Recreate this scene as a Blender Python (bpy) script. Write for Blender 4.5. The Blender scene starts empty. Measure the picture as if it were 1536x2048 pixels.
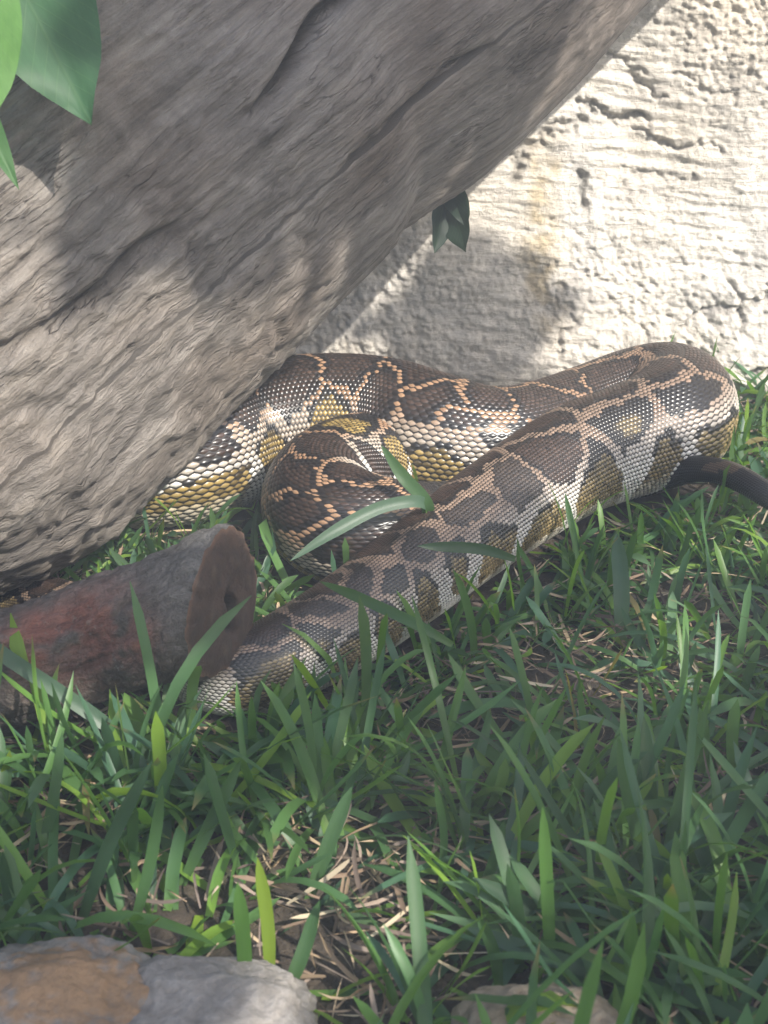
import bpy, math, random
import numpy as np

# ------------------------------------------------------------------ camera, sky, sun, exposure
sc = bpy.context.scene
C = sc.collection
R = math.radians
F = 2739.0                 # focal length in photograph pixels (1536 x 2048)
CAM_H, PITCH = 0.48, R(24)

cam_d = bpy.data.cameras.new('camera')
cam = bpy.data.objects.new('camera', cam_d)
C.objects.link(cam)
cam.location = (0, 0, CAM_H)
cam.rotation_euler = (math.pi / 2 - PITCH, 0, 0)
cam_d.sensor_fit = 'VERTICAL'
cam_d.sensor_height = 36
cam_d.lens = F / 2048 * 36
cam_d.clip_start, cam_d.clip_end = 0.02, 200
cam_d.dof.use_dof = True
cam_d.dof.focus_distance = 1.02
cam_d.dof.aperture_fstop = 18
sc.camera = cam

SUN = np.array([0.49, -0.57, 0.68]); SUN /= np.linalg.norm(SUN)
el = math.asin(SUN[2]); az = math.atan2(SUN[0], SUN[1])
w = bpy.data.worlds.new('World'); sc.world = w; w.use_nodes = True
nt = w.node_tree
sky = nt.nodes.new('ShaderNodeTexSky'); sky.sky_type = 'NISHITA'; sky.sun_disc = False
sky.sun_elevation = el; sky.sun_rotation = az
sky.air_density, sky.dust_density = 1.0, 2.5
nt.links.new(sky.outputs[0], nt.nodes['Background'].inputs[0])
nt.nodes['Background'].inputs[1].default_value = 0.15
sun_d = bpy.data.lights.new('sun', 'SUN'); sun_d.energy = 5.0; sun_d.angle = R(0.55); sun_d.color = (1, .95, .86)
sun = bpy.data.objects.new('sun', sun_d); C.objects.link(sun)
from mathutils import Vector
sun.rotation_euler = Vector((-SUN).tolist()).to_track_quat('-Z', 'Y').to_euler()
sun.location = (SUN * 6).tolist()
sc.view_settings.view_transform = 'Standard'; sc.view_settings.look = 'None'
sc.view_settings.gamma = 1; sc.view_settings.use_curve_mapping = False
sc.view_settings.exposure = 1.2

rng = np.random.default_rng(7)
random.seed(7)

# ------------------------------------------------------------------ helpers
FWD = np.array([0, math.cos(PITCH), -math.sin(PITCH)])
UPV = np.array([0, math.sin(PITCH), math.cos(PITCH)])
RGT = np.array([1.0, 0, 0])
EYE = np.array([0, 0, CAM_H])

def ray(u, v):
    return FWD + RGT * (u - 768) / F + UPV * (1024 - v) / F
def PZ(u, v, z=0.0):                       # pixel -> point on the level z
    d = ray(u, v); return EYE + d * (z - CAM_H) / d[2]
def PD(u, v, depth):                       # pixel -> point at a depth along the view axis
    return EYE + ray(u, v) * depth
def project(p):
    q = np.asarray(p) - EYE
    dp = q @ FWD
    return 768 + F * (q @ RGT) / dp, 1024 - F * (q @ UPV) / dp, dp

_perm = np.random.default_rng(3).permutation(256)
_g = np.random.default_rng(4).normal(size=(256, 3)); _g /= np.linalg.norm(_g, axis=1)[:, None]
_gx, _gy, _gz = (np.ascontiguousarray(_g[:, k]) for k in range(3))
def pn(p):                                 # gradient noise, about -0.7 .. 0.7
    p = np.asarray(p, float)
    if len(p) > 6000: return np.concatenate([pn(p[a:a + 6000]) for a in range(0, len(p), 6000)])
    i = np.floor(p).astype(int); f = p - i
    u = f * f * f * (f * (f * 6 - 15) + 10)
    i &= 255
    fx, fy, fz = f[:, 0], f[:, 1], f[:, 2]
    out = 0
    for a in (0, 1):
        ha = _perm[(i[:, 0] + a) & 255]; wa = u[:, 0] if a else 1 - u[:, 0]
        for b in (0, 1):
            hb = _perm[(ha + i[:, 1] + b) & 255]; wb = wa * (u[:, 1] if b else 1 - u[:, 1])
            for c in (0, 1):
                h = _perm[(hb + i[:, 2] + c) & 255]
                out = out + ((fx - a) * _gx[h] + (fy - b) * _gy[h] + (fz - c) * _gz[h]) * (wb * (u[:, 2] if c else 1 - u[:, 2]))
    return out
def fbm(p, o=4, gain=.5):
    s, a = 0, 1.0
    p = np.asarray(p, float)
    for k in range(o):
        s = s + a * pn(p * 2 ** k + 17.3 * k); a *= gain
    return s
def ridge(p, o=4):
    s, a = 0, 1.0
    for k in range(o):
        s = s + a * (1 - np.abs(pn(p * 2 ** k + 31.7 * k)) * 2.4); a *= .5
    return s / 1.9
def worley(p, seed=0):                     # distances to the two nearest jittered points (unit cells)
    if len(p) > 6000:
        q = [worley(p[a:a + 6000], seed) for a in range(0, len(p), 6000)]
        return np.concatenate([x[0] for x in q]), np.concatenate([x[1] for x in q])
    i = np.floor(p).astype(int); f = p - i; best = np.full(len(p), 9.0); sec = best.copy()
    for a in (-1, 0, 1):
        ha = _perm[(i[:, 0] + a + seed) & 255]; dx = f[:, 0] - a - .5
        for b in (-1, 0, 1):
            hb = _perm[(ha + i[:, 1] + b) & 255]; dy = f[:, 1] - b - .5
            for c in (-1, 0, 1):
                h = _perm[(hb + i[:, 2] + c) & 255]
                d = (dx - _gx[h] * .45) ** 2 + (dy - _gy[h] * .45) ** 2 + (f[:, 2] - c - .5 - _gz[h] * .45) ** 2
                sec = np.minimum(sec, np.maximum(best, d)); best = np.minimum(best, d)
    return np.sqrt(best), np.sqrt(sec)
def sstep(a, b, x):
    t = np.clip((x - a) / (b - a), 0, 1); return t * t * (3 - 2 * t)
def lerp(a, b, t):
    a = np.asarray(a, float); b = np.asarray(b, float); t = np.asarray(t)[..., None]
    return a * (1 - t) + b * t

def mesh(name, V, Fc, mat, parent=None, col=None, vec=None, smooth=True, kind=None):
    V = np.asarray(V, np.float32); Fc = np.asarray(Fc, np.int32); k = Fc.shape[1]
    me = bpy.data.meshes.new(name)
    me.vertices.add(len(V)); me.vertices.foreach_set('co', V.ravel())
    me.loops.add(Fc.size); me.loops.foreach_set('vertex_index', Fc.ravel())
    me.polygons.add(len(Fc)); me.polygons.foreach_set('loop_start', np.arange(0, Fc.size, k, dtype=np.int32))
    me.polygons.foreach_set('use_smooth', np.full(len(Fc), smooth))
    me.update(calc_edges=True)
    if col is not None:
        a = me.attributes.new('tint', 'FLOAT_COLOR', 'POINT')
        c4 = np.ones((len(V), 4), np.float32); c4[:, :3] = col; a.data.foreach_set('color', c4.ravel())
    if vec is not None:
        a = me.attributes.new('grain', 'FLOAT_VECTOR', 'POINT'); a.data.foreach_set('vector', np.asarray(vec, np.float32).ravel())
    me.materials.append(mat)
    o = bpy.data.objects.new(name, me); C.objects.link(o)
    if parent is not None:
        o.parent = parent
        o.matrix_parent_inverse = parent.matrix_basis.inverted()
    if kind: o['kind'] = kind
    return o
def grid_faces(n, m, wrap=False, off=0):
    i = np.arange(n - 1)[:, None]; j = np.arange(m if wrap else m - 1)[None, :]
    j2 = (j + 1) % m
    return (np.stack([i * m + j, i * m + j2, (i + 1) * m + j2, (i + 1) * m + j], -1).reshape(-1, 4) + off)
def tag(o, label, cat, group=None):
    o['label'] = label; o['category'] = cat
    if group: o['group'] = group
    return o
def empty(name, loc=(0, 0, 0)):
    o = bpy.data.objects.new(name, None); C.objects.link(o); o.location = tuple(float(x) for x in loc)
    o.empty_display_size = .02
    return o

class NB:                                   # small node builder
    def __init__(s, name):
        s.m = bpy.data.materials.new(name); s.m.use_nodes = True; s.t = s.m.node_tree
        s.p = s.t.nodes['Principled BSDF']; s.out = s.t.nodes['Material Output']
    def n(s, typ, ins=None, **kw):
        nd = s.t.nodes.new('ShaderNode' + typ)
        for k, v in kw.items(): setattr(nd, k, v)
        for k, v in (ins or {}).items():
            if hasattr(v, 'is_output'): s.t.links.new(v, nd.inputs[k])
            else: nd.inputs[k].default_value = v
        return nd
    def set(s, key, v):
        if hasattr(v, 'is_output'): s.t.links.new(v, s.p.inputs[key])
        else: s.p.inputs[key].default_value = v
    def attr(s, name): return s.n('Attribute', attribute_name=name)
    def noise(s, vec, scale, detail=6, rough=.6):
        return s.n('TexNoise', {'Vector': vec, 'Scale': scale, 'Detail': detail, 'Roughness': rough}).outputs[0]
    def ramp(s, fac, stops):
        nd = s.n('ValToRGB', {'Fac': fac}); e = nd.color_ramp.elements
        while len(e) < len(stops): e.new(.5)
        for k, (p, c) in enumerate(stops): e[k].position = p; e[k].color = (*c, 1) if len(c) == 3 else c
        return nd.outputs[0]
    def mix(s, fac, a, b, mode='MIX'):
        nd = s.n('Mix', data_type='RGBA', blend_type=mode)
        for i, v in ((0, fac), (6, a), (7, b)):
            if hasattr(v, 'is_output'): s.t.links.new(v, nd.inputs[i])
            else: nd.inputs[i].default_value = (*v, 1) if isinstance(v, tuple) and len(v) == 3 else v
        return nd.outputs[2]
    def bump(s, h, strength, dist):
        nd = s.n('Bump', {'Height': h, 'Strength': strength, 'Distance': dist}); s.set('Normal', nd.outputs[0])
    def mapping(s, vec, scale):
        return s.n('Mapping', {'Vector': vec, 'Scale': scale}).outputs[0]
    def pos(s): return s.n('NewGeometry').outputs['Position']

# ------------------------------------------------------------------ materials
def mat_soil():
    b = NB('soil'); p = b.pos()
    n1 = b.noise(p, 35, 8, .7); n2 = b.noise(p, 240, 4)
    c = b.ramp(n1, [(.3, (.018, .014, .010)), (.55, (.05, .037, .026)), (.75, (.10, .078, .055))])
    b.set('Base Color', c); b.set('Roughness', .95); b.bump(n2, .8, .004); return b.m
def mat_wall():
    b = NB('wall_plaster'); a = b.attr('tint'); p = b.pos()
    n1 = b.noise(p, 230, 6, .75); n2 = b.noise(p, 22, 6, .65); n3 = b.noise(b.mapping(p, (18, 18, 120)), 1.0, 5, .6)
    n4 = b.noise(p, 75, 7, .72)
    n1 = b.n('Math', {0: n1, 1: n4}, operation='ADD').outputs[0]; n1 = b.n('Math', {0: n1, 1: .5}, operation='MULTIPLY').outputs[0]
    c = b.mix(.8, a.outputs['Color'], b.ramp(n2, [(.3, (.70, .70, .72)), (.55, (1, 1, 1)), (.8, (1.0, .96, .9))]), 'MULTIPLY')
    c = b.mix(.45, c, b.ramp(n1, [(.39, (.22, .215, .21)), (.485, (1, 1, 1))]), 'MULTIPLY')
    b.set('Base Color', c); b.set('Roughness', .92); b.set('Specular IOR Level', .2)
    h = b.n('Math', {0: n1, 1: n3}, operation='ADD').outputs[0]
    b.bump(h, .9, .0075); return b.m
def mat_wood():
    b = NB('weathered_wood'); g = b.attr('grain').outputs['Vector']; a = b.attr('tint').outputs['Color']
    f1 = b.noise(b.mapping(g, (9, 110, 1)), 1.0, 8, .7)
    f2 = b.noise(b.mapping(g, (38, 420, 1)), 1.0, 5, .65)
    f3 = b.noise(b.mapping(g, (28, 34, 1)), 1.0, 8, .7)
    c = b.ramp(f1, [(.26, (.105, .092, .081)), (.47, (.255, .228, .203)), (.62, (.355, .322, .292)), (.80, (.48, .44, .40))])
    c = b.mix(.65, c, b.ramp(f3, [(.33, (.45, .43, .42)), (.52, (.95, .93, .92)), (.72, (1.2, 1.15, 1.1))]), 'MULTIPLY')
    ck = b.noise(b.mapping(g, (13, 85, 1)), 1.0, 4, .55)
    ck = b.n('Math', {0: ck, 1: .5}, operation='SUBTRACT').outputs[0]; ck = b.n('Math', {0: ck}, operation='ABSOLUTE').outputs[0]
    ckr = b.ramp(ck, [(.0, (.30, .27, .25)), (.022, (1, 1, 1))])
    ckf = b.ramp(b.noise(b.mapping(g, (9, 12, 1)), 1.0, 3), [(.42, (0, 0, 0)), (.62, (1, 1, 1))])
    ckr = b.mix(ckf, (1.0, 1.0, 1.0), ckr)
    c = b.mix(.8, c, ckr, 'MULTIPLY')
    c = b.mix(1.0, c, a, 'MULTIPLY')
    b.set('Base Color', c); b.set('Roughness', .82); b.set('Specular IOR Level', .25)
    h = b.n('Math', {0: f2, 1: f1}, operation='ADD').outputs[0]
    h = b.n('Math', {0: f3, 1: .5, 2: h}, operation='MULTIPLY_ADD').outputs[0]
    f4 = b.noise(b.mapping(g, (120, 260, 1)), 1.0, 6, .75)
    h = b.n('Math', {0: h, 1: f4}, operation='ADD').outputs[0]
    h = b.n('Math', {0: ckr, 1: .8, 2: h}, operation='MULTIPLY_ADD').outputs[0]
    b.bump(h, .9, .0065); return b.m
def mat_bark():
    b = NB('bark'); p = b.pos(); a = b.attr('tint').outputs['Color']; g = b.attr('grain').outputs['Vector']
    n1 = b.noise(b.mapping(g, (70, 150, 1)), 1.0, 8, .72); n2 = b.noise(p, 400, 4, .7)
    c = b.ramp(n1, [(.3, (.45, .45, .45)), (.55, (1, 1, 1)), (.75, (1.5, 1.48, 1.45))])
    c = b.mix(1.0, a, c, 'MULTIPLY')
    b.set('Base Color', c); b.set('Roughness', .7); b.set('Specular IOR Level', .35)
    h = b.n('Math', {0: n1, 1: n2}, operation='ADD').outputs[0]
    fl = b.ramp(b.noise(p, 190, 6, .75), [(.55, (0, 0, 0)), (.66, (1, 1, 1))])
    b.set('Base Color', b.mix(b.n('Math', {0: fl, 1: .45}, operation='MULTIPLY').outputs[0], c, (.30, .29, .275)))
    b.bump(h, 1.0, .007); return b.m
def mat_cut():
    b = NB('cut_wood'); p = b.pos(); a = b.attr('tint').outputs['Color']
    n1 = b.noise(p, 120, 7, .7); n2 = b.noise(p, 600, 3)
    c = b.mix(1.0, a, b.ramp(n1, [(.3, (.5, .5, .5)), (.6, (1.1, 1.08, 1.05))]), 'MULTIPLY')
    b.set('Base Color', c); b.set('Roughness', .75); b.bump(b.n('Math', {0: n1, 1: n2}, operation='ADD').outputs[0], .5, .002); return b.m
def mat_scale():
    b = NB('snake_scales'); a = b.attr('tint').outputs['Color']; p = b.pos()
    n = b.noise(p, 900, 3)
    c = b.mix(.5, a, b.ramp(n, [(.3, (.75, .75, .75)), (.6, (1.1, 1.1, 1.1))]), 'MULTIPLY')
    b.set('Base Color', c); b.set('Roughness', .31); b.set('Specular IOR Level', .6)
    b.set('Coat Weight', .12); b.set('Coat Roughness', .2)
    return b.m
def mat_blade(name='grass_green', rough=.42):
    b = NB(name); a = b.attr('tint').outputs['Color']; g = b.attr('grain').outputs['Vector']
    wv = b.noise(b.mapping(g, (3, 60, 1)), 1.0, 3)
    c = b.mix(.5, a, b.ramp(wv, [(.3, (.72, .74, .7)), (.65, (1.15, 1.12, 1.1))]), 'MULTIPLY')
    b.set('Base Color', c); b.set('Roughness', rough); b.set('Specular IOR Level', .4)
    tr = b.n('BsdfTranslucent', {'Color': b.mix(1.0, c, (2.0, 2.0, .55), 'MULTIPLY')})
    mx = b.n('MixShader', {0: .45, 1: b.p.outputs[0], 2: tr.outputs[0]})
    b.t.links.new(mx.outputs[0], b.out.inputs[0]); return b.m
def mat_straw():
    b = NB('dry_straw'); a = b.attr('tint').outputs['Color']
    b.set('Base Color', a); b.set('Roughness', .8); return b.m
def mat_leaf():
    b = NB('broad_leaf'); g = b.attr('grain').outputs['Vector']; a = b.attr('tint').outputs['Color']
    sep = b.n('SeparateXYZ', {0: g})
    ay = b.n('Math', {0: sep.outputs[1]}, operation='ABSOLUTE').outputs[0]
    t = b.n('Math', {0: sep.outputs[0], 1: 12.0}, operation='MULTIPLY').outputs[0]
    t = b.n('Math', {0: ay, 1: -5.0, 2: t}, operation='MULTIPLY_ADD').outputs[0]
    fr = b.n('Math', {0: t}, operation='FRACT').outputs[0]
    vein = b.ramp(fr, [(0, (1, 1, 1)), (.08, (0, 0, 0)), (.93, (0, 0, 0)), (1, (1, 1, 1))])
    mid = b.ramp(ay, [(0, (1, 1, 1)), (.035, (0, 0, 0))])
    vv = b.mix(1.0, vein, mid, 'LIGHTEN')
    n = b.noise(g, 9, 5)
    c = b.mix(.6, a, b.ramp(n, [(.3, (.7, .75, .7)), (.7, (1.2, 1.15, 1.1))]), 'MULTIPLY')
    fac = b.n('Math', {0: vv, 1: .11}, operation='MULTIPLY').outputs[0]
    c = b.mix(fac, c, (.16, .26, .10))
    b.set('Base Color', c); b.set('Roughness', .5); b.set('Specular IOR Level', .3)
    tr = b.n('BsdfTranslucent', {'Color': b.mix(1.0, c, (1.4, 1.6, .6), 'MULTIPLY')})
    mx = b.n('MixShader', {0: .4, 1: b.p.outputs[0], 2: tr.outputs[0]})
    b.t.links.new(mx.outputs[0], b.out.inputs[0])
    b.bump(vv, .12, .0006); return b.m
def mat_stone():
    b = NB('river_stone'); p = b.pos(); a = b.attr('tint').outputs['Color']
    n1 = b.noise(p, 55, 8, .7); n2 = b.noise(p, 330, 5, .7)
    c = b.mix(.9, a, b.ramp(n1, [(.3, (.6, .6, .6)), (.55, (1, 1, 1)), (.75, (1.25, 1.22, 1.2))]), 'MULTIPLY')
    c = b.mix(.5, c, b.ramp(n2, [(.35, (.6, .6, .6)), (.55, (1.05, 1.05, 1.05))]), 'MULTIPLY')
    b.set('Base Color', c); b.set('Roughness', .8)
    b.bump(b.n('Math', {0: n1, 1: n2}, operation='ADD').outputs[0], .6, .004); return b.m
M = dict(soil=mat_soil(), wall=mat_wall(), wood=mat_wood(), bark=mat_bark(), cut=mat_cut(), scale=mat_scale(),
         blade=mat_blade(), straw=mat_straw(), leaf=mat_leaf(), stone=mat_stone())

# ------------------------------------------------------------------ paths (snake, logs) first: the ground needs their footprints
def catmull(P, n):
    P = np.asarray(P, float); P = np.vstack([2 * P[0] - P[1], P, 2 * P[-1] - P[-2]])
    out = []
    for i in range(1, len(P) - 2):
        p0, p1, p2, p3 = P[i - 1:i + 3]
        def tj(a, b): return max(np.linalg.norm(b[:3] - a[:3]), 1e-6) ** .5
        t0 = 0; t1 = t0 + tj(p0, p1); t2 = t1 + tj(p1, p2); t3 = t2 + tj(p2, p3)
        t = np.linspace(t1, t2, n, endpoint=False)[:, None]
        A1 = (t1 - t) / (t1 - t0) * p0 + (t - t0) / (t1 - t0) * p1
        A2 = (t2 - t) / (t2 - t1) * p1 + (t - t1) / (t2 - t1) * p2
        A3 = (t3 - t) / (t3 - t2) * p2 + (t - t2) / (t3 - t2) * p3
        B1 = (t2 - t) / (t2 - t0) * A1 + (t - t0) / (t2 - t0) * A2
        B2 = (t3 - t) / (t3 - t1) * A2 + (t - t1) / (t3 - t1) * A3
        out.append((t2 - t) / (t2 - t1) * B1 + (t - t1) / (t2 - t1) * B2)
    out.append(P[-2][None]); return np.vstack(out)
def sp(u, v, z, r, roll=0): return [*PZ(u, v, z), r, roll]
# tail -> head: x, y, z, radius, roll
SN = [sp(1960, 1190, .010, .002), sp(1850, 1135, .010, .0045), sp(1700, 1082, .030, .0070), sp(1560, 1006, .050, .0095), sp(1465, 950, .055, .0105),
      sp(1385, 938, .045, .0115), sp(1300, 955, .026, .016), sp(1150, 975, .022, .020), sp(1000, 1010, .025, .026),
      sp(860, 1056, .034, .036, -.3), sp(745, 1066, .044, .0440, -.6), sp(655, 1036, .048, .046, -.75), sp(646, 980, .050, .046, -.7), sp(728, 930, .047, .0440, -.3),
      [.012, 1.10, .034, .038, 0], [.015, 1.165, .030, .035, 0], [-.03, 1.225, .031, .035, 0], [-.10, 1.25, .036, .038, 0],
      [-.18, 1.26, .042, .042, 0], [-.30, 1.245, .05, .048, 0], [-.365, 1.17, .054, .052, 0], [-.30, 1.085, .056, .055, 0],
      sp(335, 918, .056, .057), sp(480, 868, .059, .0585), sp(620, 845, .062, .0595), sp(760, 850, .061, .0595), sp(880, 880, .058, .056),
      sp(985, 897, .052, .052), sp(1090, 873, .05, .050), sp(1190, 835, .052, .0495), sp(1285, 800, .060, .050),
      sp(1348, 800, .066, .052), sp(1338, 850, .062, .053), sp(1255, 882, .057, .0485), sp(1150, 920, .052, .0465), sp(1040, 988, .047, .0425),
      sp(930, 1066, .042, .0390), sp(820, 1150, .038, .0355), sp(700, 1238, .034, .0325), sp(590, 1303, .031, .030), sp(480, 1350, .0275, .0275),
      [-.140, .792, .0265, .0265, 0], [-.195, .826, .026, .0255, 0], [-.265, .860, .025, .024, 0], [-.345, .865, .023, .0215, 0], [-.405, .825, .022, .020, 0],
      [-.44, .765, .023, .024, 0], [-.452, .725, .023, .026, 0], [-.458, .69, .021, .018, 0], [-.460, .665, .018, .008, 0]]
path = catmull(SN, 24)
seg = np.linalg.norm(np.diff(path[:, :3], axis=0), axis=1)
arc = np.concatenate([[0], np.cumsum(seg)])
def at_s(s): return np.stack([np.interp(s, arc, path[:, k]) for k in range(5)], 1)
snake_poly = at_s(np.linspace(0, arc[-1], 620))

# the big leaning trunk: lower outline runs through two pixels at chosen depths
S1, S2 = PD(0, 1210, .93), PD(1330, 0, 1.13)
NRM = RGT * -.673 + UPV * .74
AX = (S2 - S1); LOGL = np.linalg.norm(AX); AXD = AX / LOGL
NRM = NRM - AXD * (NRM @ AXD); NRM /= np.linalg.norm(NRM)
BIN = np.cross(AXD, NRM)
LR = .225
LOG_T = (-.55, 1.42)
def log_axis(t): return S1 + np.outer(t, AX) + NRM * LR
logp = log_axis(np.linspace(*LOG_T, 60))
# the sawn branch
CB0, CB1 = np.array([-.42, .745, .030]), PZ(425, 1212, .090)
cut_pts = np.array([[*(CB0 + (CB1 - CB0) * -.05), .037], [*CB0, .037], [*PD(0, 1338, .845), .032], [*PD(200, 1280, .845), .033], [*PD(330, 1240, .842), .036], [*PD(405, 1212, .838), .0405], [*PD(445, 1205, .835), .041]])
cutp = catmull(cut_pts, 14)

def push_out(V, poly, rad, pad=.002):
    for a in range(0, len(V), 20000):
        v = V[a:a + 20000]
        m = np.nonzero(v[:, 2] < .5)[0]
        if len(m) == 0: continue
        q = v[m]
        d2 = ((q[:, None, :] - poly[None, :, :3]) ** 2).sum(2)
        pen = np.sqrt(d2) - rad[None, :]
        k = pen.argmin(1); pm = pen[np.arange(len(m)), k]
        hit = pm < pad
        if hit.any():
            c = poly[k[hit], :3]; dv = q[hit] - c; dv[:, 2] = np.abs(dv[:, 2]) * .6 + .004
            dv /= np.linalg.norm(dv, axis=1)[:, None]
            q[hit] = c + dv * (rad[k[hit]] + pad + .001)[:, None]
            v[m] = q
        V[a:a + 20000] = v
    return V
def footprint(xy, poly, rad, f=.8):
    d = np.sqrt(((xy[:, None, :] - poly[None, :, :2]) ** 2).sum(2)) - rad[None, :] * f
    return d.min(1) < 0

# ------------------------------------------------------------------ ground
def ground_h(x, y):
    p = np.stack([x * 7, y * 7, np.zeros_like(x)], 1)
    return fbm(p, 3) * .006 * sstep(3, 1, np.hypot(x, y))
gx = np.concatenate([np.linspace(-6, -1.2, 12), np.linspace(-1.1, 1.1, 150), np.linspace(1.2, 6, 12)])
gy = np.concatenate([np.linspace(-6, -.2, 12), np.linspace(-.1, 1.7, 130), np.linspace(1.8, 6, 12)])
X, Y = np.meshgrid(gx, gy, indexing='ij'); X, Y = X.ravel(), Y.ravel()
g = mesh('ground', np.stack([X, Y, ground_h(X, Y)], 1), grid_faces(len(gx), len(gy)), M['soil']); g['kind'] = 'structure'

# ------------------------------------------------------------------ rock wall
WY = 1.385
def wall_y(z): return WY + .10 * z
xs = np.concatenate([np.linspace(-2.2, -.5, 60)[:-1], np.linspace(-.5, .62, 600), np.linspace(.62, 2.2, 60)[1:]])
zs = np.concatenate([np.linspace(-.06, .46, 300), np.linspace(.46, 1.05, 60)[1:]])
X, Z = np.meshgrid(xs, zs, indexing='ij'); X, Z = X.ravel(), Z.ravel()
p = np.stack([X, np.zeros_like(X), Z], 1)
warp = np.stack([fbm(p * 9, 3), np.zeros_like(X), fbm(p * 9 + 50, 3)], 1) * .03
big = fbm(p * 2.2 + 3, 3) * .035 + fbm(p * 11 + 30, 3) * .012
rough_m = np.clip(.42 + 1.5 * pn(p * 5 + 11) + .9 * sstep(.22, .36, Z) * sstep(.25, .35, X) + .7 * sstep(.22, .08, Z) * sstep(.22, .05, X), .12, 1.15)
f1, f2 = worley((p + warp) * 135, 1); pits = np.clip(.55 - f1, -.12, .5)
f1b, f2b = worley((p + warp) * 42 + 9, 5)
nod = np.clip(.6 - f1b, -.3, .6)
grain = fbm(p * 190, 3)
strk = fbm(np.stack([X * 16, np.zeros_like(X), (Z + .12 * X) * 130], 1), 4)
d = big + rough_m * (pits * .0055 + nod * .005 + grain * .0048 + fbm(p * 75 + 2, 3) * .005) + (1.15 - rough_m) * strk * .0045
def crack(x0, z0, x1, z1, wd, dep, seed):
    ab = np.array([x1 - x0, z1 - z0]); L = np.linalg.norm(ab); ab /= L
    qx, qz = X - x0 + fbm(p * 14 + seed, 5, .62) * .035, Z - z0 + fbm(p * 14 + seed + 9, 5, .62) * .035
    tt = np.clip(qx * ab[0] + qz * ab[1], 0, L)
    dist = np.hypot(qx - ab[0] * tt, qz - ab[1] * tt)
    return np.exp(-(dist / wd) ** 2) * dep
def wpx(u, v):
    d_ = ray(u, v); t = WY / d_[1]
    for _ in range(4): t = wall_y(CAM_H + d_[2] * t) / d_[1]
    q = EYE + d_ * t; return q[0], q[2]
cr = np.zeros_like(X)
for (a, b, wd, dp, sd) in [((1150, 190), (1290, 260), .0042, .010, 1), ((1290, 260), (1440, 310), .003, .006, 2), ((1240, 120), (1330, 190), .003, .006, 3),
                           ((1340, 640), (1536, 590), .004, .008, 4), ((1390, 660), (1400, 760), .004, .008, 5), ((1130, 560), (1120, 720), .003, .005, 6),
                           ((1480, 690), (1536, 720), .006, .012, 7), ((1040, 320), (1180, 250), .005, .008, 8), ((1150, 350), (1160, 420), .007, .010, 12),
                           ((1330, 180), (1480, 200), .003, .005, 14), ((1210, 380), (1400, 365), .0025, .004, 15), ((1420, 560), (1480, 640), .004, .007, 16)]:
    cr += crack(*wpx(*a), *wpx(*b), wd, dp, sd)
lx, lz = wpx(1180, 195)
# a low ledge swells out at the foot on the right, a block step by the corner
foot = sstep(.13, .0, Z) * .03 * (.6 + .8 * sstep(.1, .5, X) + pn(p * 12) * .5)
blk = sstep(.0, .012, pn(p * 9 + 4)) * sstep(.30, .42, X) * sstep(.14, .10, Z) * .008
d = d - cr * .9 + foot + blk
Yw = wall_y(Z) - d
base = lerp((.70, .635, .55), (.77, .725, .665), np.clip(.5 + fbm(p * 6 + 7, 3), 0, 1))
base = lerp(base, (.74, .64, .50), sstep(.25, .40, Z) * sstep(.2, .35, X) * .6)
pitm = sstep(.42, .75, f1) * rough_m
base = base * (1 - .22 * np.clip(pitm, 0, 1))[:, None]
base = base * (1 - np.clip(cr / .010, 0, 1) * .45)[:, None]
def blob(u, v, su, sv):
    x0, z0 = wpx(u, v); k = .00052
    return np.exp(-((X - x0) / (su * k)) ** 2 - ((Z - z0) / (sv * k)) ** 2)
st = np.clip(sum(blob(*b) for b in [(1090, 330, 45, 60), (1080, 430, 35, 60), (1080, 520, 40, 60), (1095, 620, 30, 50), (1075, 570, 25, 30)]) * (.6 + fbm(p * 60, 3) * 1.3), 0, 1)
base = lerp(base, (.42, .30, .12), st * .6)
grey_shade = np.clip(sum(blob(*b) for b in [(1160, 370, 25, 35), (1060, 330, 35, 25), (1530, 500, 40, 90), (1385, 610, 60, 30), (880, 620, 150, 120), (1460, 230, 40, 60)]) * (.6 + fbm(p * 50 + 5, 3)), 0, 1)  # grey marks; the widest one paints in the cast shade patch
base = lerp(base, (.30, .295, .285), grey_shade * .55)
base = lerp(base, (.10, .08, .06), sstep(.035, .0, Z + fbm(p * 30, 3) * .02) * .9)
n_, m_ = len(xs), len(zs)
V = np.stack([X, Yw, Z], 1)
# a thick slab: back faces and top
back = np.stack([np.repeat([xs[0], xs[-1]], 2), np.full(4, WY + .45), np.array([-.06, 1.05, -.06, 1.05])], 1)
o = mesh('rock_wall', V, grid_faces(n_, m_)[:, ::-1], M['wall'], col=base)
tag(o, 'pale cream rough plaster rock wall behind the python', 'wall')
bw = bpy.data.meshes.new('wall_back')
y0 = WY + .5; ya = WY + .1
bw.from_pydata([(-2.2, ya, -.06), (2.2, ya, -.06), (2.2, ya + .08, 1.05), (-2.2, ya + .08, 1.05), (-2.2, y0, -.06), (2.2, y0, -.06), (2.2, y0, 1.05), (-2.2, y0, 1.05)], [],
               [(4, 5, 6, 7), (3, 2, 6, 7), (0, 3, 7, 4), (1, 5, 6, 2)])
bw.materials.append(M['wall']); ob = bpy.data.objects.new('wall_back', bw); C.objects.link(ob); ob.parent = o
a = bw.attributes.new('tint', 'FLOAT_COLOR', 'POINT'); a.data.foreach_set('color', [.6, .55, .48, 1] * 8)

# ------------------------------------------------------------------ leaning driftwood trunk
nt_, nf_ = 470, 400
ts = np.linspace(*LOG_T, nt_)
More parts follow.
